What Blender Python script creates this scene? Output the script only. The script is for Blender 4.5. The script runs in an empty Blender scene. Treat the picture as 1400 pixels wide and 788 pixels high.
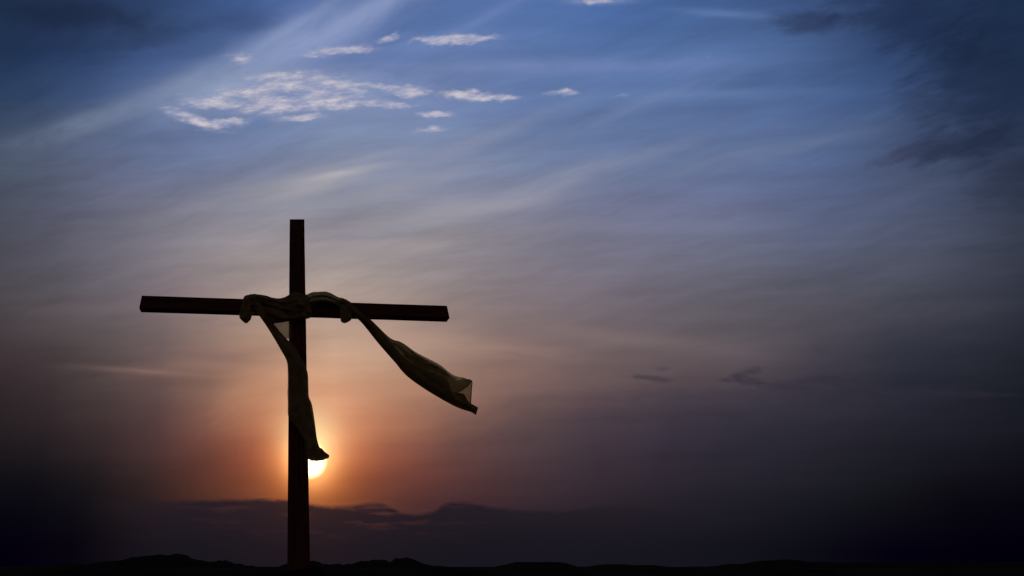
import bpy, bmesh, math, random
from mathutils import Vector, noise as mnoise

random.seed(7)
scene = bpy.context.scene
COL = scene.collection

# ------------------------------------------------------------------ camera
CX, CY, F = 402.0, 394.0, 600.0            # principal point and focal length of the (cropped) 1400x788 photograph
PITCH = math.atan2(775.0 - CY, F)
ZC = 0.55                                  # camera height
cam_d = bpy.data.cameras.new('camera')
cam = bpy.data.objects.new('camera', cam_d)
COL.objects.link(cam)
cam.location = (0, 0, ZC)
cam.rotation_euler = (math.pi / 2 + PITCH, 0, 0)
cam_d.sensor_fit = 'HORIZONTAL'
cam_d.sensor_width = 36
cam_d.lens = 36 * F / 1400
cam_d.shift_x = (700 - CX) / 1400
cam_d.shift_y = 0.0
cam_d.clip_start = 0.05
cam_d.clip_end = 30000
scene.camera = cam
scene.render.resolution_x = 1024
scene.render.resolution_y = 576

SP, CP = math.sin(PITCH), math.cos(PITCH)


def ray(px, py):
    """direction of a sight line of the photograph, in world axes (y forward, z up)"""
    r = (px - CX) / F
    u = (CY - py) / F
    return Vector((r, CP - u * SP, SP + u * CP))


def at(px, py, y):
    d = ray(px, py)
    t = y / d.y
    return Vector((d.x * t, y, ZC + d.z * t))


# sky bearings: E = angle above the forward horizon, measured round the east-west axis; S = sideways tangent
def SE(px, py):
    d = ray(px, py)
    return d.x / math.hypot(d.y, d.z), math.atan2(d.z, d.y)


def px_of(S, E):
    u = math.tan(E - PITCH)
    return CX + F * S * math.sqrt(1 + u * u), CY - F * u


SUN_PX = (423.0, 629.0)
sun_dir = ray(*SUN_PX).normalized()
SUN_EL = math.asin(sun_dir.z)
SUN_AZ = math.atan2(sun_dir.x, sun_dir.y)

# ------------------------------------------------------------------ sky
world = bpy.data.worlds.new('World')
scene.world = world
world.use_nodes = True
nt = world.node_tree
nt.nodes.clear()


class N:
    """a float socket with arithmetic"""
    def __init__(s, sock): s.s = sock
    def __add__(a, b): return m('ADD', a, b)
    def __radd__(a, b): return m('ADD', b, a)
    def __sub__(a, b): return m('SUBTRACT', a, b)
    def __rsub__(a, b): return m('SUBTRACT', b, a)
    def __mul__(a, b): return m('MULTIPLY', a, b)
    def __rmul__(a, b): return m('MULTIPLY', b, a)
    def __truediv__(a, b): return m('DIVIDE', a, b)


def plug(sock, v):
    if isinstance(v, N):
        nt.links.new(v.s, sock)
    elif isinstance(v, bpy.types.NodeSocket):
        nt.links.new(v, sock)
    else:
        sock.default_value = v


def m(op, a, b=None, c=None, clamp=False):
    n = nt.nodes.new('ShaderNodeMath')
    n.operation = op
    n.use_clamp = clamp
    for i, v in enumerate((a, b, c)):
        if v is not None:
            plug(n.inputs[i], v)
    return N(n.outputs[0])


def smooth(v, lo, hi):
    n = nt.nodes.new('ShaderNodeMapRange')
    n.interpolation_type = 'SMOOTHSTEP'
    plug(n.inputs['Value'], v)
    n.inputs['From Min'].default_value = lo
    n.inputs['From Max'].default_value = hi
    n.inputs['To Min'].default_value = 0
    n.inputs['To Max'].default_value = 1
    return N(n.outputs['Result'])


def noise(x, y, sx, sy, z=0.0, detail=4.0, rough=0.55, rot=0.0, dist=0.0, lac=2.0):
    """noise over the sky bearings; rot turns the streaks, sx and sy are waves per radian"""
    c, s_ = math.cos(rot), math.sin(rot)
    u = m('MULTIPLY_ADD', x, c * sx, y * (s_ * sx))
    v = m('MULTIPLY_ADD', x, -s_ * sy, y * (c * sy))
    cb = nt.nodes.new('ShaderNodeCombineXYZ')
    plug(cb.inputs[0], u); plug(cb.inputs[1], v); cb.inputs[2].default_value = z
    n = nt.nodes.new('ShaderNodeTexNoise')
    n.noise_dimensions = '3D'
    nt.links.new(cb.outputs[0], n.inputs['Vector'])
    n.inputs['Scale'].default_value = 1
    n.inputs['Detail'].default_value = detail
    n.inputs['Roughness'].default_value = rough
    n.inputs['Lacunarity'].default_value = lac
    n.inputs['Distortion'].default_value = dist
    return N(n.outputs['Fac'])


def blob(px, py, rx, ry, deg=0.0, soft=1.0):
    """soft elliptical patch of sky: 1 at its bearing, falling to 0; radii in photograph pixels at that bearing"""
    S0, E0 = SE(px, py)
    S1, _ = SE(px + rx, py); _, E1 = SE(px, py - ry)
    S2, _ = SE(px + 10, py); _, E2 = SE(px, py - 10)
    ks, ke = (S2 - S0) / 10, (E2 - E0) / 10
    a = math.radians(deg)
    c, s_ = math.cos(a), math.sin(a)
    ax, ay, bx, by = c / rx / ks, s_ / rx / ke, -s_ / ry / ks, c / ry / ke
    u = m('MULTIPLY_ADD', E, ay, m('MULTIPLY_ADD', S, ax, -(ax * S0 + ay * E0)))
    v = m('MULTIPLY_ADD', E, by, m('MULTIPLY_ADD', S, bx, -(bx * S0 + by * E0)))
    return m('POWER', math.exp(-soft), m('MULTIPLY_ADD', v, v, u * u))


def mixc(fac, a, b, mode='MIX', clamp_fac=True):
    n = nt.nodes.new('ShaderNodeMix')
    n.data_type = 'RGBA'
    n.blend_type = mode
    n.clamp_factor = clamp_fac
    plug(n.inputs['Factor'], fac)
    plug(n.inputs['A'], a)
    plug(n.inputs['B'], b)
    return n.outputs['Result']


def lin(c):
    return tuple(((v / 255 / 12.92) if v / 255 <= 0.04045 else ((v / 255 + 0.055) / 1.055) ** 2.4) for v in c[:3])


def lin4(c):
    return lin(c) + (1.0,)


tc = nt.nodes.new('ShaderNodeTexCoord')
sep = nt.nodes.new('ShaderNodeSeparateXYZ')
nt.links.new(tc.outputs['Generated'], sep.inputs[0])
DX, DY, DZ = N(sep.outputs[0]), N(sep.outputs[1]), N(sep.outputs[2])
E = m('ARCTAN2', DZ, DY)
S = DX / m('MAXIMUM', m('SQRT', DY * DY + DZ * DZ), 0.05)

# colour of the clear evening sky by bearing (display values read off the photograph)
COLUMNS = {
 22: [(0,(29,44,72)),(15,(30,46,74)),(100,(37,56,88)),(170,(54,68,92)),(215,(73,85,103)),(305,(76,78,92)),(405,(74,69,74)),(505,(54,44,49)),(605,(30,25,29)),(685,(8,8,16)),(745,(2,0,12))],
 132: [(0,(37,54,88)),(15,(38,54,86)),(100,(50,72,112)),(160,(74,90,124)),(215,(97,107,135)),(305,(101,101,118)),(405,(97,91,98)),(505,(78,67,67)),(605,(50,39,42)),(685,(18,17,22)),(745,(7,5,14))],
 232: [(0,(50,72,112)),(15,(51,72,110)),(100,(74,96,142)),(160,(92,110,150)),(215,(102,115,149)),(305,(123,121,134)),(385,(125,114,120)),(485,(110,92,90)),(605,(79,55,55)),(665,(53,37,37)),(745,(15,12,18))],
 342: [(0,(62,90,142)),(15,(64,89,137)),(110,(86,110,158)),(195,(109,124,160)),(305,(140,136,146)),(385,(155,141,137)),(485,(166,132,112)),(565,(161,113,89)),(625,(116,64,54)),(670,(82,44,38)),(745,(26,22,28))],
 402: [(0,(80,108,162)),(15,(82,108,162)),(110,(96,118,168)),(195,(117,131,164)),(305,(142,139,147)),(385,(164,148,143)),(485,(186,150,126)),(565,(196,140,108)),(625,(150,84,58)),(670,(76,34,28)),(745,(32,24,31))],
 462: [(0,(90,116,168)),(15,(92,116,168)),(95,(98,120,170)),(195,(125,138,168)),(305,(138,135,146)),(385,(169,154,146)),(485,(194,159,134)),(565,(208,148,114)),(625,(158,92,66)),(670,(74,32,28)),(740,(38,28,34))],
 562: [(0,(88,116,170)),(20,(88,116,170)),(95,(100,122,172)),(215,(130,141,170)),(305,(143,140,149)),(385,(149,137,136)),(465,(170,142,127)),(565,(155,108,88)),(600,(126,82,70)),(645,(102,60,55)),(690,(66,42,46)),(745,(29,25,33))],
 702: [(0,(84,112,166)),(20,(85,113,166)),(155,(100,120,164)),(215,(117,132,164)),(305,(130,128,144)),(405,(129,117,122)),(505,(130,103,97)),(585,(93,74,75)),(680,(59,43,49)),(745,(24,22,32))],
 852: [(0,(74,104,160)),(20,(75,105,160)),(105,(91,117,166)),(205,(102,120,159)),(305,(115,117,142)),(405,(109,101,112)),(495,(104,89,91)),(585,(64,54,65)),(680,(44,36,46)),(745,(21,22,31))],
 1002: [(0,(66,94,146)),(20,(72,100,150)),(105,(88,113,160)),(205,(93,112,152)),(305,(106,111,138)),(405,(96,93,104)),(495,(91,80,86)),(565,(56,52,64)),(680,(33,31,40)),(745,(16,17,25))],
 1132: [(0,(58,80,124)),(45,(68,90,134)),(105,(63,90,136)),(205,(82,100,139)),(305,(87,96,124)),(405,(85,84,96)),(495,(61,58,69)),(565,(46,44,55)),(680,(24,24,32)),(750,(9,9,18))],
 1262: [(0,(36,54,88)),(35,(38,56,90)),(115,(50,68,104)),(190,(62,76,108)),(255,(76,86,113)),(335,(78,83,102)),(415,(66,68,80)),(495,(42,45,57)),(585,(31,32,42)),(695,(12,11,18)),(750,(2,0,12))],
 1382: [(0,(26,42,68)),(35,(28,44,70)),(115,(32,46,72)),(190,(38,48,72)),(255,(45,54,75)),(335,(57,62,78)),(415,(47,50,62)),(495,(31,34,43)),(585,(20,21,29)),(695,(4,1,12)),(750,(1,0,10))],
}


def pchip(xs, ys, x):
    """monotone cubic through the knots, held flat outside"""
    if x <= xs[0]: return ys[0]
    if x >= xs[-1]: return ys[-1]
    i = max(k for k in range(len(xs)) if xs[k] <= x)
    def slope(k):
        if k == 0 or k == len(xs) - 1: 
            j = min(k, len(xs) - 2)
            return (ys[j + 1] - ys[j]) / (xs[j + 1] - xs[j])
        h0, h1 = xs[k] - xs[k - 1], xs[k + 1] - xs[k]
        d0, d1 = (ys[k] - ys[k - 1]) / h0, (ys[k + 1] - ys[k]) / h1
        if d0 * d1 <= 0: return 0.0
        w1, w2 = 2 * h1 + h0, h1 + 2 * h0
        return (w1 + w2) / (w1 / d0 + w2 / d1)
    h = xs[i + 1] - xs[i]
    t = (x - xs[i]) / h
    m0, m1 = slope(i) * h, slope(i + 1) * h
    return ((2*t**3 - 3*t**2 + 1) * ys[i] + (t**3 - 2*t**2 + t) * m0 + (-2*t**3 + 3*t**2) * ys[i + 1] + (t**3 - t**2) * m1)


def grid_colour(px, py):
    xs = sorted(COLUMNS)
    out = []
    for ch in range(3):
        col = [pchip([p[0] for p in COLUMNS[x]], [p[1][ch] for p in COLUMNS[x]], py) for x in xs]
        out.append(pchip(xs, col, px))
    return out


E_LO, E_HI = math.radians(-4), math.radians(150)
COLS_S = [-0.68, -0.54, -0.42, -0.30, -0.19, -0.09, 0.0, 0.09, 0.2, 0.34, 0.48, 0.64, 0.82, 1.0, 1.18, 1.36, 1.66]
ESTOPS = [math.radians(v) for v in (-4, 0, 1.5, 3, 5, 7, 9, 11, 13, 15.5, 18, 21, 24, 27, 30, 33.5, 37, 40.5, 44, 48, 52, 56, 60, 64, 67)]
fac_e = (E - E_LO) / (E_HI - E_LO)
base = None
prev_s = None
for cs in COLS_S:
    rn = nt.nodes.new('ShaderNodeValToRGB')
    cr = rn.color_ramp
    cr.interpolation = 'LINEAR'
    stops = []
    for es in ESTOPS:
        px, py = px_of(cs, es)
        stops.append(((es - E_LO) / (E_HI - E_LO), lin4(grid_colour(px, min(775, py)))))
    for deg, k in ((80, (50, 72, 116)), (100, (46, 58, 88)), (130, (50, 48, 58)), (150, (52, 44, 48))):   # overhead and behind: night coming up
        stops.append(((math.radians(deg) - E_LO) / (E_HI - E_LO), lin4(k)))
    while len(cr.elements) < len(stops):
        cr.elements.new(0.5)
    for el, (p, c) in zip(cr.elements, stops):
        el.position = min(1.0, max(0.0, p))
    for el, (p, c) in zip(cr.elements, stops):
        el.color = c
    plug(rn.inputs[0], fac_e)
    if base is None:
        base = rn.outputs[0]
    else:
        f = m('DIVIDE', S - prev_s, cs - prev_s, clamp=True)
        base = mixc(f, base, rn.outputs[0])
    prev_s = cs

# the atmosphere itself, low sun, faint
skyn = nt.nodes.new('ShaderNodeTexSky')
skyn.sky_type = 'NISHITA'
skyn.sun_disc = False
skyn.sun_elevation = SUN_EL
skyn.sun_rotation = SUN_AZ
skyn.altitude = 50
skyn.air_density = 1.0
skyn.dust_density = 2.0
skyn.ozone_density = 1.5

sky = base

# ---- thin cirrus veils drawn out towards the upper right
warp = noise(S, E, 3.0, 3.0, 3.1, 3) - 0.5
Ew = E + warp * 0.10
up_mask = smooth(E, math.radians(22), math.radians(36))
veil = noise(S, Ew, 1.5, 9.0, 0.3, 5, 0.58, math.radians(17))
veil2 = noise(S, Ew, 3.0, 22.0, 5.3, 5, 0.6, math.radians(9))
fibre = noise(S, Ew, 7.0, 75.0, 6.6, 6, 0.62, math.radians(15))
flat = noise(S, E, 2.2, 30.0, 8.3, 5, 0.55, math.radians(1))
warm = noise(S, Ew, 2.6, 15.0, 61.0, 5, 0.56, math.radians(10))
low_mask = smooth(E, math.radians(42), math.radians(30)) * smooth(E, math.radians(3), math.radians(10))
v = (warm - 0.5) * low_mask * 1.0 + ((veil - 0.5) * 1.5 + (veil2 - 0.5) * 0.8 + (fibre - 0.5) * 0.42) * up_mask + (flat - 0.5) * 0.7
# brightness modulation; thin cloud whitens the blue a little
hsv = m('ADD', 1.0, v * 0.42)
sky = mixc(1.0, sky, hsv.s, 'MULTIPLY')


def tick(f):
    """chain the next layer of sky after this one (keeps the shader small while it is evaluated)"""
    global S, E, Ew
    S = m('MULTIPLY_ADD', f, 1e-8, S)
    E = m('MULTIPLY_ADD', f, 1e-8, E)
    Ew = m('MULTIPLY_ADD', f, 1e-8, Ew)


def streak(sky, px, py, rx, ry, deg, colour, amount, nz=0.0, ns=(4.0, 30.0), power=1.0):
    mask = blob(px, py, rx, ry, deg)
    n = noise(S, Ew, ns[0], ns[1], nz, 5, 0.6, math.radians(deg))
    f = mask * smooth(n, 0.16, 0.64) * amount
    tick(f)
    return mixc(f, sky, lin4(colour))


# the long pale band from the upper left to the top
sky = streak(sky, 430, 52, 150, 30, 27, (146, 160, 198), 0.80, 1.0, (5.0, 18.0))
sky = streak(sky, 395, 40, 90, 9, 31, (156, 170, 204), 0.35, 1.4, (9.0, 34.0))
sky = streak(sky, 500, 15, 80, 12, 30, (150, 165, 204), 0.5, 1.7, (6.0, 24.0))
sky = streak(sky, 300, 110, 110, 30, 27, (136, 152, 186), 0.75, 2.0, (5.0, 18.0))
sky = streak(sky, 300, 122, 70, 24, 8, (150, 164, 190), 0.55, 2.2, (9.0, 22.0))
sky = streak(sky, 120, 168, 130, 15, 19, (120, 132, 156), 0.72, 2.5, (5.0, 14.0))
sky = streak(sky, 230, 128, 90, 13, 22, (124, 138, 168), 0.45, 2.7, (8.0, 22.0))
# wisps across the middle
for a in ((460, 239, 58, 6, 11, (186, 182, 186), .9, 4.1), (425, 254, 75, 13, 14, (172, 168, 174), .8, 4.4), (480, 222, 70, 5, 14, (160, 160, 172), .5, 4.5), (350, 262, 130, 18, 14, (146, 146, 158), .5, 4.7),
          (650, 286, 110, 14, 9, (158, 154, 162), .75, 5.1), (740, 256, 80, 12, 19, (152, 154, 168), .8, 5.4), (620, 205, 120, 10, 22, (142, 148, 170), .55, 5.7), (545, 320, 110, 6, 4, (120, 118, 132), .5, 5.8), (585, 338, 40, 6, 8, (164, 156, 158), .6, 5.9), (830, 160, 130, 10, 22, (118, 134, 172), .55, 6.0),
          (760, 90, 200, 12, 1, (126, 142, 188), .6, 6.4), (640, 35, 110, 10, 30, (116, 136, 186), .5, 6.9),
          (960, 225, 160, 16, 16, (114, 126, 156), .5, 7.1), (1080, 205, 120, 10, 14, (106, 120, 152), .5, 7.7),
          (1000, 20, 70, 5, -4, (110, 135, 185), .5, 8.0), (520, 340, 160, 12, 6, (160, 150, 150), .4, 8.4),
          (210, 509, 85, 4, -4, (150, 114, 106), .5, 9.1), (300, 490, 110, 12, 9, (150, 118, 108), .4, 9.5),
          (620, 470, 120, 12, -6, (186, 150, 130), .4, 9.9), (345, 535, 60, 22, 35, (190, 136, 108), .35, 11.1), (300, 488, 90, 7, -3, (116, 92, 92), .5, 11.6), (560, 530, 90, 14, -14, (184, 134, 108), .35, 12.0), (780, 455, 190, 12, -6, (136, 118, 116), .4, 12.4), (230, 405, 160, 12, 8, (126, 110, 116), .4, 12.9), (520, 262, 120, 10, 15, (150, 150, 162), .5, 13.3), (800, 235, 150, 12, 16, (134, 142, 166), .5, 13.9), (905, 130, 200, 7, 1, (112, 136, 182), .5, 14.3), (820, 2, 40, 5, 0, (140, 158, 200), .7, 10.2)):
    sky = streak(sky, *a)

sky = streak(sky, 440, 132, 170, 34, 3, (142, 154, 186), 0.6, 15.1, (14.0, 40.0))
sky = streak(sky, 400, 112, 90, 16, 3, (158, 166, 192), 0.5, 15.6, (20.0, 60.0))
sky = streak(sky, 600, 60, 110, 16, 2, (120, 142, 190), 0.45, 15.9, (10.0, 40.0))
# ---- small bright altocumulus, lit from the horizon
fl1 = noise(S, Ew, 38.0, 110.0, 11.0, 6, 0.60, math.radians(5))
fl2 = noise(S, E, 12.0, 40.0, 12.0, 4, 0.60, math.radians(6))
wa = noise(S, E, 26.0, 48.0, 13.0, 3, 0.55) - 0.5
wb = noise(S, E, 26.0, 48.0, 14.5, 3, 0.55) - 0.5
S_keep, E_keep = S, E
S, E = S + wa * 0.045, E + wb * 0.022
mask = None
for a in ((400, 111, 64, 15, 2, 1.0), (450, 120, 56, 14, -4, 1.0), (340, 126, 46, 12, 0, .75), (505, 118, 46, 5.5, -4, .9), (556, 124, 36, 7.5, -3, .95), (300, 138, 52, 10, -6, .62), (300, 144, 56, 9, -4, .8), (385, 144, 72, 14, 3, 1.0), (450, 137, 60, 13, -3, 1.0), (520, 142, 46, 7, -4, .95),
          (262, 162, 42, 9, -20, .95), (304, 170, 36, 7, 6, 1.0), (410, 161, 36, 6, 3, .85), (350, 128, 50, 12, -10, .7), (640, 131, 40, 8, -3, 1.0), (672, 133, 44, 6, -2, .85), (597, 157, 28, 5.5, -2, .85), (590, 178, 34, 5, 2, .55),
          (622, 54, 58, 7.5, 1, 1.0), (468, 69, 50, 8, 2, .9), (440, 73, 34, 5, 8, .6), (535, 54, 20, 8, 18, .62), (332, 81, 26, 9, 8, .55), (768, 128, 26, 6, 4, .72), (850, 131, 14, 3.5, 2, .42), (890, 203, 14, 3, 5, .38), (815, 1, 44, 5, 0, .62), (970, 77, 14, 3, 0, .3)):
    b = blob(*a[:5]) * a[5]
    mask = b if mask is None else m('MAXIMUM', mask, b)
S, E = S_keep, E_keep
body = mask * 1.15 + (fl1 - 0.5) * 1.35 + (fl2 - 0.5) * 0.8
alto = smooth(body, 0.06, 1.2) * smooth(mask, 0.02, 0.55)
shade = smooth(noise(S, E + -0.008, 22.0, 80.0, 11.3, 6, 0.6, math.radians(5)), 0.35, 0.68)
altoc = mixc(shade, lin4((146, 154, 186)), lin4((216, 206, 210)))
sky = mixc(alto * 0.85, sky, altoc)
tick(alto)

# ---- dark cloud: upper right, upper left, small torn shreds at mid right
dk = noise(S, Ew, 7.0, 20.0, 20.0, 6, 0.6, math.radians(14))
dk2 = noise(S, Ew, 15.0, 42.0, 22.0, 6, 0.62, math.radians(10))
for px, py, rx, ry, deg, amt, colr in ((1110, 30, 70, 20, -4, .6, (40, 50, 80)), (1250, 30, 150, 48, -10, .6, (28, 40, 68)), (1345, 110, 140, 70, -25, .55, (24, 36, 60)), (1330, 195, 100, 36, 10, .75, (33, 42, 66)),
                                 (1255, 140, 46, 24, -15, .45, (46, 56, 84)), (1235, 212, 50, 12, 12, .5, (56, 58, 82)), (1390, 250, 70, 40, 0, .45, (36, 42, 60)),
                                 (110, 22, 130, 26, -4, .55, (28, 38, 62)), (60, 60, 110, 30, 4, .4, (30, 44, 72)), (200, 50, 90, 20, 2, .4, (38, 52, 84)), (330, 32, 60, 16, 4, .35, (54, 70, 112)), (260, 70, 60, 14, 8, .25, (58, 76, 116))):
    w_ = blob(px, py, rx, ry, deg)
    f = smooth(w_ + (dk - 0.5) * 1.3 + (dk2 - 0.5) * 1.0, 0.2, 1.05) * smooth(w_, 0.02, 0.35) * amt
    sky = mixc(f, sky, lin4(colr))
    tick(f)
sh = noise(S, E, 16.0, 60.0, 31.0, 6, 0.62, math.radians(-8))
for px, py, rx, ry, deg, amt in ((1014, 513, 34, 8, 14, .62), (1026, 522, 24, 8, 0, .5), (1100, 524, 90, 10, 5, .5), (886, 517, 38, 5, -8, .5), (905, 505, 18, 4, 4, .25), (1000, 540, 260, 14, 0, .18), (1260, 536, 150, 7, -2, .3), (820, 155, 34, 6, 8, .22), (995, 160, 26, 8, 0, .2), (1045, 180, 24, 8, 0, .2)):
    w_ = blob(px, py, rx, ry, deg)
    f = smooth(w_ + (sh - 0.5) * 2.0, 0.3, 1.0) * smooth(w_, 0.02, 0.4) * amt
    sky = mixc(f, sky, lin4((50, 45, 60) if py > 300 else (96, 98, 132)))
    tick(f)

# ---- glow round the sun and the sun itself
dotp = DX * sun_dir.x + DY * sun_dir.y + DZ * sun_dir.z
ang = m('ARCCOSINE', m('MINIMUM', dotp, 0.999999))
PXA = 1 / 655.0                                   # one photograph pixel near the sun, in radians
def glow(r_px, p=1.0):
    return m('EXPONENT', m('POWER', ang / (r_px * PXA), p) * -1.0)
glow_mod = 0.75 + noise(S, E, 4.0, 26.0, 41.0, 4, 0.55, math.radians(3)) * 0.5
def add(sky, f, colour):
    return mixc(f, sky, colour + (1.0,), 'ADD', False)
sky = add(sky, glow(75, 1.3) * glow_mod, (0.36, 0.095, 0.022))
sky = add(sky, glow(34, 1.5), (1.08, 0.34, 0.065))
hz_dir = ray(424.0, 599.0).normalized()
ang2 = m('ARCCOSINE', m('MINIMUM', DX * hz_dir.x + DY * hz_dir.y + DZ * hz_dir.z, 0.999999))
sky = add(sky, m('EXPONENT', m('POWER', ang2 / (39 * PXA), 2.2) * -1.0), (0.0, 0.31, 0.19))
sky = add(sky, smooth(ang / PXA, 26.5, 15), (2.2, 1.9, 1.2))
sky = add(sky, glow(26, 2.0), (0.9, 0.55, 0.20))

# ---- the cloud bank along the horizon
fc = nt.nodes.new('ShaderNodeFloatCurve')
S_LO, S_HI = -0.8, 1.8
pts = [(0, 648), (90, 668), (180, 682), (250, 683), (330, 681), (395, 682), (440, 690), (480, 690), (515, 686), (535, 692), (560, 701), (588, 699), (605, 689),
       (625, 684), (650, 687), (690, 694), (760, 697), (850, 690), (950, 700), (1100, 706), (1250, 700), (1400, 690)]
cv = fc.mapping.curves[0]
E_SPAN = 0.4
cp = []
for px, py in pts:
    s0, e0 = SE(px, py)
    cp.append(((s0 - S_LO) / (S_HI - S_LO), e0 / E_SPAN))
while len(cv.points) < len(cp):
    cv.points.new(0.5, 0.5)
for p, (x_, y_) in zip(cv.points, cp):
    p.location = (x_, y_)
fc.mapping.update()
plug(fc.inputs['Value'], (S - S_LO) / (S_HI - S_LO))
top_e = N(fc.outputs[0]) * E_SPAN
bn = noise(S, E, 34.0, 80.0, 51.0, 8, 0.68)
below = top_e + (bn - 0.5) * 0.014 - E
bank_w = smooth(S, SE(100, 690)[0], SE(270, 690)[0]) * smooth(S, SE(1150, 690)[0], SE(640, 690)[0])
bank = smooth(below, -0.002, 0.009)
bank_tear = smooth(noise(S, E, 9.0, 75.0, 54.0, 6, 0.62), 0.50, 0.72)
bank_side = smooth(m('ABSOLUTE', S - SE(470, 690)[0]), 0.42, 0.0)
bank_c = mixc(smooth(E, 0.0, 0.16), lin4((23, 21, 30)), lin4((37, 30, 38)))
bank_c = mixc(bank_tear * bank_side * smooth(E, 0.03, 0.10) * 0.5, bank_c, lin4((104, 58, 52)))
sky = mixc(bank * bank_w * 0.92, sky, bank_c)
rim = m('EXPONENT', m('POWER', m('ABSOLUTE', below + 0.001) / 0.0042, 2.0) * -1.0) * smooth(m('ABSOLUTE', S - SE(455, 690)[0]), 0.30, 0.02)
sky = add(sky, rim * smooth(bn, 0.45, 0.66), (0.045, 0.017, 0.010))

# below the horizon: nothing but dark land
sky = mixc(smooth(DZ, 0.0, -0.02), sky, lin4((3, 3, 6)))

bg = nt.nodes.new('ShaderNodeBackground')
plug(bg.inputs['Color'], sky)
bg.inputs['Strength'].default_value = 1.0
bg2 = nt.nodes.new('ShaderNodeBackground')
nt.links.new(skyn.outputs[0], bg2.inputs['Color'])
bg2.inputs['Strength'].default_value = 0.00001
addn = nt.nodes.new('ShaderNodeAddShader')
nt.links.new(bg.outputs[0], addn.inputs[0]); nt.links.new(bg2.outputs[0], addn.inputs[1])
wo = nt.nodes.new('ShaderNodeOutputWorld')
nt.links.new(addn.outputs[0], wo.inputs['Surface'])
world.cycles.sampling_method = 'MANUAL'
world.cycles.sample_map_resolution = 512

# ------------------------------------------------------------------ sun
sl = bpy.data.lights.new('sun', 'SUN')
sl.energy = 0.6
sl.angle = math.radians(0.5)
sl.color = (1.0, 0.62, 0.34)
so = bpy.data.objects.new('sun', sl)
COL.objects.link(so)
so.location = sun_dir * 50
so.rotation_euler = (-sun_dir).to_track_quat('-Z', 'Y').to_euler()

scene.view_settings.view_transform = 'Standard'
scene.view_settings.look = 'None'
scene.view_settings.exposure = 0.0
scene.view_settings.gamma = 1.0
scene.view_settings.use_curve_mapping = False
scene.render.engine = 'CYCLES'
scene.cycles.transparent_max_bounces = 32
scene.cycles.max_bounces = 6
scene.cycles.filter_width = 1.5
scene.cycles.use_adaptive_sampling = True
scene.cycles.adaptive_threshold = 0.02
scene.cycles.adaptive_min_samples = 16

# ------------------------------------------------------------------ materials


def new_mat(name):
    mt = bpy.data.materials.new(name)
    mt.use_nodes = True
    t = mt.node_tree
    b = t.nodes['Principled BSDF']
    return mt, t, b


def soil_material():
    mt, t, b = new_mat('dark_soil')
    co = t.nodes.new('ShaderNodeTexCoord')
    n1 = t.nodes.new('ShaderNodeTexNoise'); n1.inputs['Scale'].default_value = 1.7; n1.inputs['Detail'].default_value = 8
    n2 = t.nodes.new('ShaderNodeTexNoise'); n2.inputs['Scale'].default_value = 22; n2.inputs['Detail'].default_value = 6
    for n in (n1, n2): t.links.new(co.outputs['Object'], n.inputs['Vector'])
    r = t.nodes.new('ShaderNodeValToRGB')
    r.color_ramp.elements[0].position = .3; r.color_ramp.elements[0].color = (.010, .008, .007, 1)
    r.color_ramp.elements[1].position = .75; r.color_ramp.elements[1].color = (.026, .021, .016, 1)
    t.links.new(n1.outputs['Fac'], r.inputs[0])
    t.links.new(r.outputs[0], b.inputs['Base Color'])
    b.inputs['Roughness'].default_value = 1.0
    b.inputs['Specular IOR Level'].default_value = 0.0
    bu = t.nodes.new('ShaderNodeBump'); bu.inputs['Strength'].default_value = .7; bu.inputs['Distance'].default_value = .03
    t.links.new(n2.outputs['Fac'], bu.inputs['Height'])
    t.links.new(bu.outputs[0], b.inputs['Normal'])
    return mt


def wood_material(name, axis):
    mt, t, b = new_mat(name)
    co = t.nodes.new('ShaderNodeTexCoord')
    mp = t.nodes.new('ShaderNodeMapping')
    mp.inputs['Scale'].default_value = (2.0, 34, 34) if axis == 'X' else (34, 34, 2.0)
    t.links.new(co.outputs['Object'], mp.inputs['Vector'])
    n1 = t.nodes.new('ShaderNodeTexNoise'); n1.inputs['Scale'].default_value = 1; n1.inputs['Detail'].default_value = 8; n1.inputs['Distortion'].default_value = .6
    t.links.new(mp.outputs[0], n1.inputs['Vector'])
    r = t.nodes.new('ShaderNodeValToRGB')
    r.color_ramp.elements[0].position = .3; r.color_ramp.elements[0].color = (.075, .017, .009, 1)
    r.color_ramp.elements[1].position = .72; r.color_ramp.elements[1].color = (.24, .065, .034, 1)
    t.links.new(n1.outputs['Fac'], r.inputs[0])
    t.links.new(r.outputs[0], b.inputs['Base Color'])
    b.inputs['Roughness'].default_value = .85
    b.inputs['Specular IOR Level'].default_value = .2
    bu = t.nodes.new('ShaderNodeBump'); bu.inputs['Strength'].default_value = .6; bu.inputs['Distance'].default_value = .006
    t.links.new(n1.outputs['Fac'], bu.inputs['Height'])
    t.links.new(bu.outputs[0], b.inputs['Normal'])
    return mt


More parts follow.
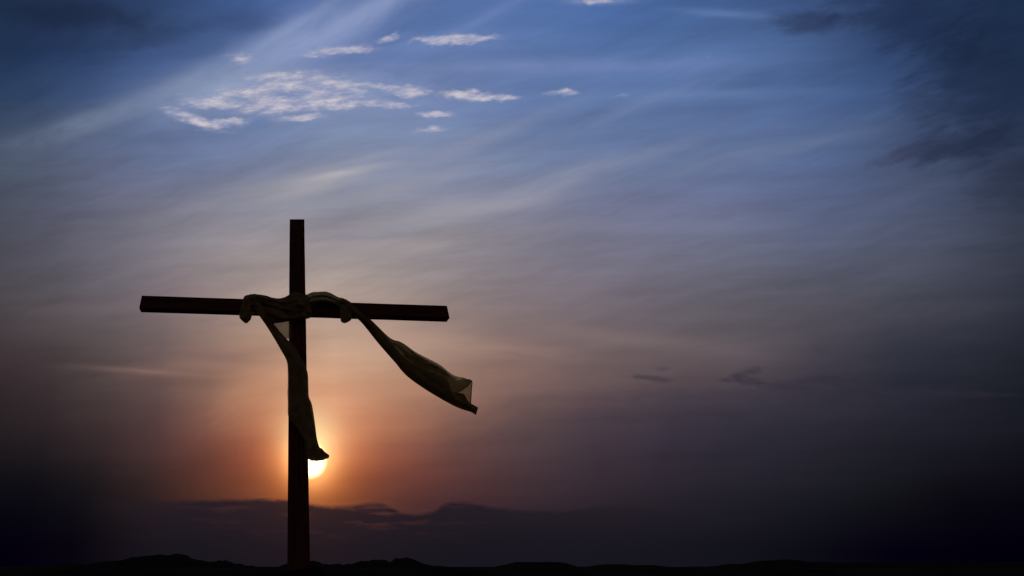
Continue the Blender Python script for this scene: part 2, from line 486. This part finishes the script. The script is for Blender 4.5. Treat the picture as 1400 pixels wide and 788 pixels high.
def cloth_material(name, clear):
    """sheer olive gauze: each layer lets a share of the light straight through"""
    mt = bpy.data.materials.new(name)
    mt.use_nodes = True
    t = mt.node_tree
    t.nodes.clear()
    out = t.nodes.new('ShaderNodeOutputMaterial')
    di = t.nodes.new('ShaderNodeBsdfDiffuse')
    tl = t.nodes.new('ShaderNodeBsdfTranslucent')
    tr = t.nodes.new('ShaderNodeBsdfTransparent')
    tr.inputs[0].default_value = (.86, 1.0, .98, 1)
    co = t.nodes.new('ShaderNodeTexCoord')
    n = t.nodes.new('ShaderNodeTexNoise'); n.inputs['Scale'].default_value = 14; n.inputs['Detail'].default_value = 5
    t.links.new(co.outputs['Object'], n.inputs['Vector'])
    r = t.nodes.new('ShaderNodeValToRGB')
    r.color_ramp.elements[0].position = .3; r.color_ramp.elements[0].color = (.36, .235, .080, 1)
    r.color_ramp.elements[1].position = .7; r.color_ramp.elements[1].color = (.56, .38, .14, 1)
    t.links.new(n.outputs['Fac'], r.inputs[0])
    t.links.new(r.outputs[0], di.inputs[0])
    tl.inputs[0].default_value = (.46, .34, .10, 1)
    wn = t.nodes.new('ShaderNodeTexNoise'); wn.inputs['Scale'].default_value = 20; wn.inputs['Detail'].default_value = 4; wn.inputs['Distortion'].default_value = 1.2
    t.links.new(co.outputs['Object'], wn.inputs['Vector'])
    bu = t.nodes.new('ShaderNodeBump'); bu.inputs['Strength'].default_value = .9; bu.inputs['Distance'].default_value = .02
    t.links.new(wn.outputs['Fac'], bu.inputs['Height'])
    t.links.new(bu.outputs[0], di.inputs['Normal'])
    m1 = t.nodes.new('ShaderNodeMixShader'); m1.inputs[0].default_value = .2
    t.links.new(di.outputs[0], m1.inputs[1]); t.links.new(tl.outputs[0], m1.inputs[2])
    # weave: slightly uneven density
    mr = t.nodes.new('ShaderNodeMapRange')
    mr.inputs['To Min'].default_value = clear * .75; mr.inputs['To Max'].default_value = clear * 1.25
    t.links.new(n.outputs['Fac'], mr.inputs['Value'])
    m2 = t.nodes.new('ShaderNodeMixShader')
    t.links.new(mr.outputs[0], m2.inputs[0])
    t.links.new(m1.outputs[0], m2.inputs[1]); t.links.new(tr.outputs[0], m2.inputs[2])
    t.links.new(m2.outputs[0], out.inputs['Surface'])
    return mt


SOIL = soil_material()
GAUZE = cloth_material('olive_gauze', .15)
HEM = cloth_material('gauze_hem', .03)


def mesh_obj(name, bm, mats, parent=None, smooth_shade=True):
    me = bpy.data.meshes.new(name)
    bm.normal_update()
    bm.to_mesh(me)
    bm.free()
    for mt in (mats if isinstance(mats, (list, tuple)) else [mats]):
        me.materials.append(mt)
    for p in me.polygons:
        p.use_smooth = smooth_shade
    o = bpy.data.objects.new(name, me)
    COL.objects.link(o)
    if parent:
        o.parent = parent
    return o


# ------------------------------------------------------------------ ground and hills
CROSS_Y = 4.5


def ground_h(x, y):
    r = math.hypot(x, y)
    # a low rise in front with the cross on it, the camera in the dip before it, then falling away gently
    crest = math.exp(-((y - 4.95) / (1.1 if y < 4.95 else 2.2)) ** 2) * (ZC - .012) * (1 if abs(x) < 12 else math.exp(-((abs(x) - 12) / 12) ** 2))
    n = mnoise.fractal(Vector((x * .35, y * .35, 3.3)), 1.0, 2.0, 4) * .05 * (1 - .85 * math.exp(-((y - 4.95) / 1.2) ** 2))
    n2 = mnoise.fractal(Vector((x * 2.3, y * 2.3, 7.7)), 1.0, 2.0, 4) * .010
    far = mnoise.fractal(Vector((x * .006, y * .006, 1.2)), 1.0, 2.0, 4) * .8 * min(1, max(0, (r - 30) / 200))
    # earth heaped round the foot of the post
    foot = math.exp(-(((x - .19) / .10) ** 2 + ((y - 4.45) / .16) ** 2)) * .045 + math.exp(-(((x - .03) / .30) ** 2 + ((y - 4.42) / .20) ** 2)) * .085
    foot += math.exp(-(((x + .35) / .18) ** 2 + ((y - 4.6) / .2) ** 2)) * .012
    return crest + (n + n2) * min(1.0, r / 2) + foot + far - .35 * min(1, max(0, (r - 8) / 40))


bm = bmesh.new()
radii = [0.25 * (2.6 / 0.25) ** (i / 24) for i in range(24)] + [2.6 + .055 * i for i in range(76)] + [6.78 * (9000 / 6.78) ** (i / 59) for i in range(60)]
angles = [math.radians(-70 + .4 * i) for i in range(351)] + [math.radians(70 + 4 * i) for i in range(1, 55)]   # finer towards the rise with the cross
NA, NR = len(angles), len(radii)
rings = []
cv0 = bm.verts.new((0, 0, ground_h(0, 0)))
for r in radii:
    ring = []
    for k in range(NA):
        a = angles[k]
        x, y = r * math.sin(a), r * math.cos(a)
        ring.append(bm.verts.new((x, y, ground_h(x, y))))
    rings.append(ring)
for k in range(NA):
    bm.faces.new((cv0, rings[0][(k + 1) % NA], rings[0][k]))
for i in range(NR - 1):
    for k in range(NA):
        bm.faces.new((rings[i][k], rings[i][(k + 1) % NA], rings[i + 1][(k + 1) % NA], rings[i + 1][k]))
bmesh.ops.recalc_face_normals(bm, faces=bm.faces)
g = mesh_obj('ground', bm, SOIL)
g['kind'] = 'structure'

# far low hills: the skyline read off the photograph at its real bearing, built as a broad ridge 420 m away
HILL_Y = 420.0
sky_pts = [(-400, 772), (-150, 770), (0, 775), (60, 773), (120, 771), (150, 768), (172, 765), (190, 761), (215, 759), (232, 758), (244, 756), (250, 757), (262, 764), (272, 767), (285, 767), (300, 767), (312, 768),
           (330, 771), (350, 775), (372, 776), (392, 772), (410, 770), (430, 767), (445, 771), (460, 772), (485, 771), (500, 767), (512, 764.5), (522, 765), (532, 768), (545, 764), (556, 763), (570, 768), (585, 772), (605, 774), (640, 777), (675, 776),
           (700, 771), (718, 769), (740, 769.5), (760, 770), (775, 775), (800, 776), (825, 774), (850, 772), (880, 773), (905, 775), (930, 775.5), (965, 776), (985, 774), (1015, 772), (1035, 769),
           (1055, 766), (1080, 767), (1105, 769), (1130, 770), (1160, 769.5), (1200, 770), (1260, 769), (1330, 770), (1400, 769), (1600, 771), (2000, 770)]
hx = [at(px, 700, HILL_Y).x * 0 + (px - CX) / F * (HILL_Y / (CP - (CY - 770) / F * SP)) for px, _ in sky_pts]
hz = [at(px, py, HILL_Y).z for px, py in sky_pts]
bm = bmesh.new()
NX, NV = 2400, 17
x0, x1 = hx[0], hx[-1]
rows = []
for i in range(NX + 1):
    x = x0 + (x1 - x0) * i / NX
    top = pchip(hx, hz, x)
    ent = mnoise.fractal(Vector((x * .05, 2.2, 0)), 1.0, 2.0, 5) * .7 + mnoise.fractal(Vector((x * .085, 7.7, 0)), .8, 2.0, 4) * .9 + mnoise.fractal(Vector((x * .22, 5.2, 0)), .7, 2.1, 5) * .55
    col = []
    for j in range(NV + 1):
        q = j / NV * 2 - 1
        w = 70 * (1 + .3 * mnoise.noise(Vector((x * .01, 9, 0))))
        fall = (math.cos(q * math.pi) + 1) / 2
        y = HILL_Y + q * w
        rough = mnoise.fractal(Vector((x * .04, y * .04, 4)), 1.0, 2.0, 4) * 1.1 * (1 - fall) * fall * 2
        col.append(bm.verts.new((x, y, -6 + (top + ent + 6) * fall + rough)))
    rows.append(col)
for i in range(NX):
    for j in range(NV):
        bm.faces.new((rows[i][j], rows[i + 1][j], rows[i + 1][j + 1], rows[i][j + 1]))
bmesh.ops.recalc_face_normals(bm, faces=bm.faces)
h = mesh_obj('hills', bm, SOIL)
h['kind'] = 'structure'

# ------------------------------------------------------------------ the cross
WP = wood_material('post_timber', 'Z')
WB = wood_material('beam_timber', 'X')

cross = bpy.data.objects.new('wooden_cross', None)
COL.objects.link(cross)
cross.location = (.04, CROSS_Y + .1, ground_h(.04, CROSS_Y + .1))
cross['label'] = 'tall dark timber cross standing on the low black rise against the sunset'
cross['category'] = 'cross'


def timber(name, sx, sy, sz, mat, along, seed):
    """sawn balk: bevelled, its edges slightly uneven along the length"""
    bm = bmesh.new()
    n = 60
    L = sz if along == 'Z' else sx
    A = sx if along == 'Z' else sy
    B = sy if along == 'Z' else sz
    c = .006
    prof = [(-A/2 + c, -B/2), (A/2 - c, -B/2), (A/2, -B/2 + c), (A/2, B/2 - c), (A/2 - c, B/2), (-A/2 + c, B/2), (-A/2, B/2 - c), (-A/2, -B/2 + c)]
    rings = []
    for i in range(n + 1):
        p = -L/2 + L * i / n
        ring = []
        for k, (a, b) in enumerate(prof):
            e = .0032 * mnoise.fractal(Vector((p * 2.2, k // 2 * 5.1, seed)), 1.0, 2.0, 3)
            a2, b2 = a * (1 + e * 4), b * (1 + e * 4)
            ring.append(bm.verts.new((a2, b2, p) if along == 'Z' else (p, a2, b2)))
        rings.append(ring)
    for i in range(n):
        for k in range(8):
            bm.faces.new((rings[i][k], rings[i][(k + 1) % 8], rings[i + 1][(k + 1) % 8], rings[i + 1][k]))
    bm.faces.new(rings[0]); bm.faces.new(rings[-1])
    bmesh.ops.recalc_face_normals(bm, faces=bm.faces)
    return mesh_obj(name, bm, mat, cross, False)


PW = .197
top_z = at(406, 300, CROSS_Y).z
base_z = cross.location.z - .25
post = timber('upright_post', PW, .17, top_z - base_z, WP, 'Z', 1.3)
post.location = Vector((.04, CROSS_Y + .085, (top_z + base_z) / 2)) - cross.location

# crossbeam: level, its right end turned a little away from the camera
dl, dr = ray(194, 404), ray(611, 418)
pl, pr = dl / dl.z, dr / dr.z
tt = (.04 - 0) 
BEAM_Y = CROSS_Y - .03
# scale so that the front face stands at BEAM_Y where it passes the post
k = 2.6
for _ in range(30):
    A_, B_ = pl * k, pr * k
    f = (.04 - A_.x) / (B_.x - A_.x)
    k *= BEAM_Y / (A_.y + (B_.y - A_.y) * f)
A_, B_ = pl * k, pr * k
blen = math.hypot(B_.x - A_.x, B_.y - A_.y)
bang = math.atan2(B_.y - A_.y, B_.x - A_.x)
BH, BD = .170, .105
beam = timber('crossbeam', blen, BD, BH, WB, 'X', 8.8)
mid = (A_ + B_) / 2
beam.location = Vector((mid.x - math.sin(bang) * BD / 2, mid.y + math.cos(bang) * BD / 2, ZC + mid.z - BH / 2)) - cross.location
beam.rotation_euler = (0, 0, bang)
print('BEAM len %.2f ang %.2f z %.2f' % (blen, math.degrees(bang), ZC + mid.z))

# ------------------------------------------------------------------ the cloth


def spline(pts, t):
    n = len(pts) - 1
    u = min(max(t, 0), 1) * n
    i = min(int(u), n - 1)
    f = u - i
    p0, p1, p2, p3 = pts[max(i - 1, 0)], pts[i], pts[i + 1], pts[min(i + 2, n)]
    return tuple(.5 * (2*b + (c - a) * f + (2*a - 5*b + 4*c - d) * f*f + (-a + 3*b - 3*c + d) * f**3) for a, b, c, d in zip(p0, p1, p2, p3))


cloth_bm = bmesh.new()


def ribbon(edges, layers=4, rows=48, cols=10, gap=.012, bulge=.03, wob=.006, seed=0.0, spread=None, mat=0, sag=0.0):
    """one length of the cloth, folded lengthwise like an accordion into `layers` thicknesses.
    edges: list of (left px, left py, left depth, right px, right py, right depth)"""
    prev = None
    for i in range(rows + 1):
        t = i / rows
        lx, ly, ld, rx, ry, rd = spline(edges, t)
        Lp, Rp = at(lx, ly, ld), at(rx, ry, rd)
        line = []
        for k in range(layers):
            for j in range(cols + 1):
                if k and j == 0:
                    continue
                s = j / cols
                q = s if k % 2 == 0 else 1 - s
                inset = 0 if k == 0 else .035 * (1 + math.sin(k * 7.1 + t * 6 + seed))
                q2 = inset + q * (1 - 2 * inset)
                p = Lp.lerp(Rp, q2)
                fold = math.sin(math.pi * q)
                ripple = mnoise.fractal(Vector((q * 3.1 + seed, t * 6.0, k * 1.7 + seed)), 1.0, 2.0, 3)
                dy = (k - (layers - 1) / 2 + (s - .5)) * gap - fold * bulge * (1 - 1.6 * k / max(1, layers - 1) if layers > 1 else 1) + ripple * wob * 2
                d = (p - Vector((0, 0, ZC))).normalized()
                p = p + d * dy
                p.z += ripple * wob * .7 * (1 if 0 < j < cols else .4)
                line.append(cloth_bm.verts.new(p))
        if prev:
            for a in range(len(line) - 1):
                f = cloth_bm.faces.new((prev[a], prev[a + 1], line[a + 1], line[a]))
                f.material_index = mat
        prev = line


def beam_y(px):
    """depth of the beam's front face at a bearing"""
    d = ray(px, 425)
    x = d.x * 4.5 / d.y
    f = (x - A_.x) / (B_.x - A_.x)
    return A_.y + (B_.y - A_.y) * f


def on(px, off=-.03):
    return beam_y(px) + off


# 1 the bunched middle over the crossing
ribbon([(336, 405.5, on(336), 338, 432, on(338)), (343, 402.2, on(343, -.05), 350, 428, on(350)), (353, 402.8, on(353), 357, 434, on(357)), (363.5, 404.6, on(363), 364, 441, on(364)), (372, 406.8, on(372), 374, 442.2, on(374)),
        (380, 408.2, on(380), 385.5, 441, on(385)), (388.7, 406.6, on(388), 395, 439.5, on(395)), (395.8, 402.5, on(396, -.05), 404, 439, on(404, -.05)), (400.5, 399.2, on(400, -.06), 412, 438, on(412, -.05)),
        (408, 400.6, on(408, -.06), 419, 436.5, on(419, -.05)), (415, 403, on(415, -.05), 424, 435, on(424)), (421, 404, on(421), 428, 433, on(428))], layers=5, rows=70, cols=16, gap=.008, bulge=.03, wob=.020, seed=1.0)
# left loop hanging over the beam
ribbon([(336, 404, on(336, .0), 350, 401.8, on(350, .0)), (333, 407, on(333, -.05), 346, 405, on(346, -.06)), (330.5, 416, on(330, -.06), 344, 414, on(344, -.07)), (328, 426, on(328, -.06), 344, 424, on(344, -.07)), (327, 433, on(327, -.05), 344.2, 432, on(344, -.06)),
        (330, 438, on(330, -.03), 342.5, 437.5, on(342, -.04)), (335, 442, on(335, .0), 337.5, 442.3, on(337, .0))], layers=4, rows=36, cols=10, gap=.009, bulge=.03, wob=.008, seed=2.0)
# short tail: from the loop down across the gap to the post and down it
ribbon([(343, 405, on(343, -.05), 352, 403, on(352, -.05)), (346, 417, on(346, -.07), 360, 419, on(360, -.07)), (354.5, 432, on(354, -.06), 368, 434, on(366, -.06)), (362, 442.6, on(362, -.04), 376, 445, on(375, -.04)),
        (373, 459.8, on(373, -.02), 389, 460.5, on(389, -.02)), (383.5, 478, on(384, -.02), 403, 474, on(403, -.03)), (392, 494.5, on(392, -.02), 412, 490, on(412, -.04)), (393.4, 512, on(393, -.02), 420.2, 508, on(418, -.03)),
        (393.4, 530, on(393, -.01), 421.6, 526, on(420, -.02)), (393.0, 537, on(393, -.01), 422.3, 542, on(420, -.02)), (393.5, 551, on(394, -.02), 426.5, 553.5, on(422, -.02)), (394.5, 571, on(396, -.02), 429.8, 573, on(425, -.01)),
        (405, 583, on(400, -.02), 431.8, 588, on(427, -.01)), (415, 600, on(408, -.02), 433.5, 600, on(430, .0)), (417, 613, on(410, -.02), 437, 611.5, on(432, .0)), (419, 622, on(412, -.02), 443.8, 617.6, on(436, .02)), (421, 628.5, on(414, -.02), 450.5, 623.5, on(440, .02))],
       layers=4, rows=110, cols=12, gap=.008, bulge=.02, wob=.010, seed=3.0)
# flared, ragged hem of the short tail
ribbon([(419, 612, on(412, -.03), 440, 613, on(434, -.01)), (421, 621, on(414, -.03), 444.5, 618.2, on(438, .0)), (422.5, 628.4, on(414, -.03), 450.3, 622.7, on(440, .0)), (425.5, 630.6, on(415, -.03), 448.8, 627.0, on(440, .0)), (428.5, 628.6, on(416, -.03), 446, 626.6, on(440, .0)), (431.5, 630.8, on(418, -.03), 443.5, 628.9, on(438, .0)), (435, 629.2, on(418, -.03), 440, 629.9, on(438, .0))],
       layers=3, rows=20, cols=10, gap=.008, bulge=.012, wob=.006, seed=4.0)
# second layer hanging behind the gap between loop and post (single, sheer)
ribbon([(360, 436, on(360, .02), 398, 437, on(398, -.02)), (366, 444, on(366, .02), 398, 444, on(398, -.02)), (377, 454, on(377, .02), 398, 453, on(398, -.02)), (388, 463, on(388, .02), 398, 464, on(398, -.02))], layers=1, rows=14, cols=10, gap=0, bulge=.0, wob=.006, seed=5.0)
# 2 right-hand wrap: rises over the top of the beam
ribbon([(414, 402.5, on(414, -.05), 417, 436, on(417, -.04)), (419, 402.6, on(419, -.04), 424, 426, on(424, -.04)), (427, 399.9, on(427, -.02), 430, 417, on(430, -.04)), (436, 399.0, on(436, .02), 438, 414.5, on(438, -.02)), (445.3, 398.8, on(445, .03), 446, 414, on(446, -.02)), (452, 400.9, on(452, .02), 454, 415.5, on(454, -.02)),
        (462.6, 406.3, on(462, .0), 463, 418, on(463, -.03)), (470.5, 408.4, on(470, -.02), 469, 422, on(469, -.04)), (479.5, 413.5, on(479, -.03), 474, 428, on(474, -.05))],
       layers=2, rows=44, cols=12, gap=.022, bulge=.045, wob=.018, seed=6.0)
pleats = [[(421, 408, 2), (432, 404, 3), (446, 403.5, 3.5), (458, 408, 3), (470, 415, 2)], [(420, 414, 2), (434, 410, 4), (450, 410.5, 4), (466, 417, 3)], [(344, 405, 2), (360, 411, 4), (378, 418, 4), (398, 422, 4), (424, 424, 2)],
          [(350, 404, 2), (368, 407.5, 3), (386, 412, 4), (404, 409, 4), (420, 412, 2)], [(362, 424, 2), (378, 430, 4), (396, 433, 4), (420, 431, 2)]]
for n_, pts_ in enumerate(pleats):
    ribbon([(x_, y_, on(x_, -.075 if x_ < 426 else -.06), x_, y_ + h_, on(x_, -.07 if x_ < 426 else -.055)) for x_, y_, h_ in pts_], layers=2, rows=26, cols=5, gap=.006, bulge=.018, wob=.008, seed=30.0 + n_)
# loop hanging under the beam at the right wrap
ribbon([(462, 410, on(462, -.03), 474, 409.5, on(474, -.03)), (464.5, 420, on(465, -.06), 478, 421, on(478, -.06)), (465.6, 431, on(465, -.06), 481, 431, on(480, -.06)), (466, 439.5, on(466, -.04), 480, 437.5, on(480, -.05)), (470.5, 442.3, on(470, -.01), 475, 441, on(475, -.02))],
       layers=4, rows=26, cols=8, gap=.009, bulge=.02, wob=.006, seed=7.0)
# 3 long tail blown out to the right: the strip that leaves the beam ...
TY = on(490, -.05)
U = [(467, 407.5), (479.3, 413.4), (494, 426), (509, 439), (520, 450), (529.7, 459.4), (538, 464.8), (547, 467.1), (556, 472.6), (567.3, 480.9), (581.5, 488.5), (599.8, 498.0), (610, 505.8), (620.2, 513.2), (631.5, 516.4), (644.9, 520.9)]
Lw = [(464, 415), (470, 421), (480.5, 430), (491.5, 438.6), (500.3, 448.4), (514.5, 466.5), (528.7, 483), (541, 496.8), (551, 509.2), (561.2, 518.4), (581.5, 532.6), (601.8, 544.8), (613, 551.2), (622.1, 556), (632, 560), (643.6, 563.5)]
Mid = [(467, 408.5), (479, 414.5), (494, 427), (509, 440), (520, 451.5), (529.5, 462), (537, 471), (545, 481), (554, 490), (566, 497.5), (582, 504.5), (600, 512), (609, 517), (614, 525), (617, 535), (634, 539)]


def tail_y(i):
    t = i / 15
    return TY + .10 * t + .10 * math.sin(t * 5.0)


# back sheet, whole width, two thicknesses
ribbon([(U[i][0], U[i][1], tail_y(i) + .02, Lw[i][0], Lw[i][1], tail_y(i) - .02) for i in range(13)],
       layers=2, rows=90, cols=16, gap=.02, bulge=.05, wob=.016, seed=8.0)
# front fold, covering the lower half, four more thicknesses
ribbon([(Mid[i][0], Mid[i][1], tail_y(i) - .05, Lw[i][0], Lw[i][1], tail_y(i) - .02) for i in range(16)] + [(640, 549, tail_y(15), 650, 567.2, tail_y(15)), (653.6, 557.3, tail_y(15), 650.8, 567.4, tail_y(15))],
       layers=4, rows=100, cols=10, gap=.008, bulge=.03, wob=.010, seed=9.0)
# upper corner folded over, ending on the diagonal
ribbon([(609, 505, tail_y(12), 611, 522, tail_y(12) - .02), (620.2, 513.2, tail_y(13), 616, 534, tail_y(13) - .04), (631.5, 516.4, tail_y(14), 624, 537.5, tail_y(14) - .03), (639, 519, tail_y(14), 634, 531.5, tail_y(15) - .02), (644.9, 520.9, tail_y(15), 643.5, 522.6, tail_y(15))],
       layers=1, rows=24, cols=8, gap=.0, bulge=.03, wob=.008, seed=10.0)
# creases along the light upper half: the cloth doubled over itself in narrow pleats
for n_, cr_ in enumerate(([(538, 468, 3), (548, 473, 5), (562, 484, 5), (580, 493.5, 4), (600, 503, 2)], [(552, 484, 2), (562, 488, 5), (576, 496, 6), (594, 503.5, 5), (610, 512, 3)],
                          [(556, 474, 2), (570, 484.5, 3.5), (585, 493, 2)], [(590, 497, 2), (602, 503.5, 4), (614, 512, 4), (624, 518, 2)])):
    ribbon([(x_, y_, tail_y(10) - .03, x_ - w_ * .35, y_ + w_, tail_y(10) - .035) for x_, y_, w_ in cr_], layers=1, rows=30, cols=5, gap=.008, bulge=.012, wob=.008, seed=20.0 + n_)
# the single sheer end
ribbon([(608, 508, tail_y(13) + .03, 611, 550, tail_y(13) + .02), (622, 520, tail_y(14) + .02, 622, 547, tail_y(14) + .02), (634, 518.6, tail_y(15) + .01, 634, 549, tail_y(15) + .01), (644.8, 521, tail_y(15), 643.5, 552, tail_y(15))],
       layers=1, rows=16, cols=10, gap=0, bulge=.0, wob=.005, seed=11.0)

cl = mesh_obj('draped_cloth', cloth_bm, [GAUZE])
cl['label'] = 'sheer olive cloth wound round the arms of the cross, its long end blown sideways'
cl['category'] = 'cloth'


def cord(name, pts, r, mat, parent):
    bm = bmesh.new()
    n = 8 * (len(pts) - 1)
    P = [Vector(spline(pts, i / n)) for i in range(n + 1)]
    prev = None
    for i, p in enumerate(P):
        d = (P[min(i + 1, n)] - P[max(i - 1, 0)]).normalized()
        u = d.orthogonal().normalized(); w = d.cross(u)
        ring = [bm.verts.new(p + (u * math.cos(a) + w * math.sin(a)) * r) for a in (k * math.pi / 3 for k in range(6))]
        if prev:
            for k in range(6):
                bm.faces.new((prev[k], prev[(k + 1) % 6], ring[(k + 1) % 6], ring[k]))
        else:
            bm.faces.new(ring)
        prev = ring
    bm.faces.new(prev)
    bmesh.ops.recalc_face_normals(bm, faces=bm.faces)
    return mesh_obj(name, bm, mat, parent)


hem_pts = [tuple(at(px, py, tail_y(15))) for px, py in ((631.5, 516.6), (638, 518.8), (644.9, 521), (644.6, 532), (644, 543), (643.4, 552))]
cord('hem', hem_pts, .0045, HEM, cl)
fold_pts = [tuple(at(px, py, tail_y(15) - .01)) for px, py in ((644.4, 521.5), (640, 527), (634, 531.8), (628, 535.5), (621, 538.5))]
cord('hem', fold_pts, .004, HEM, cl)
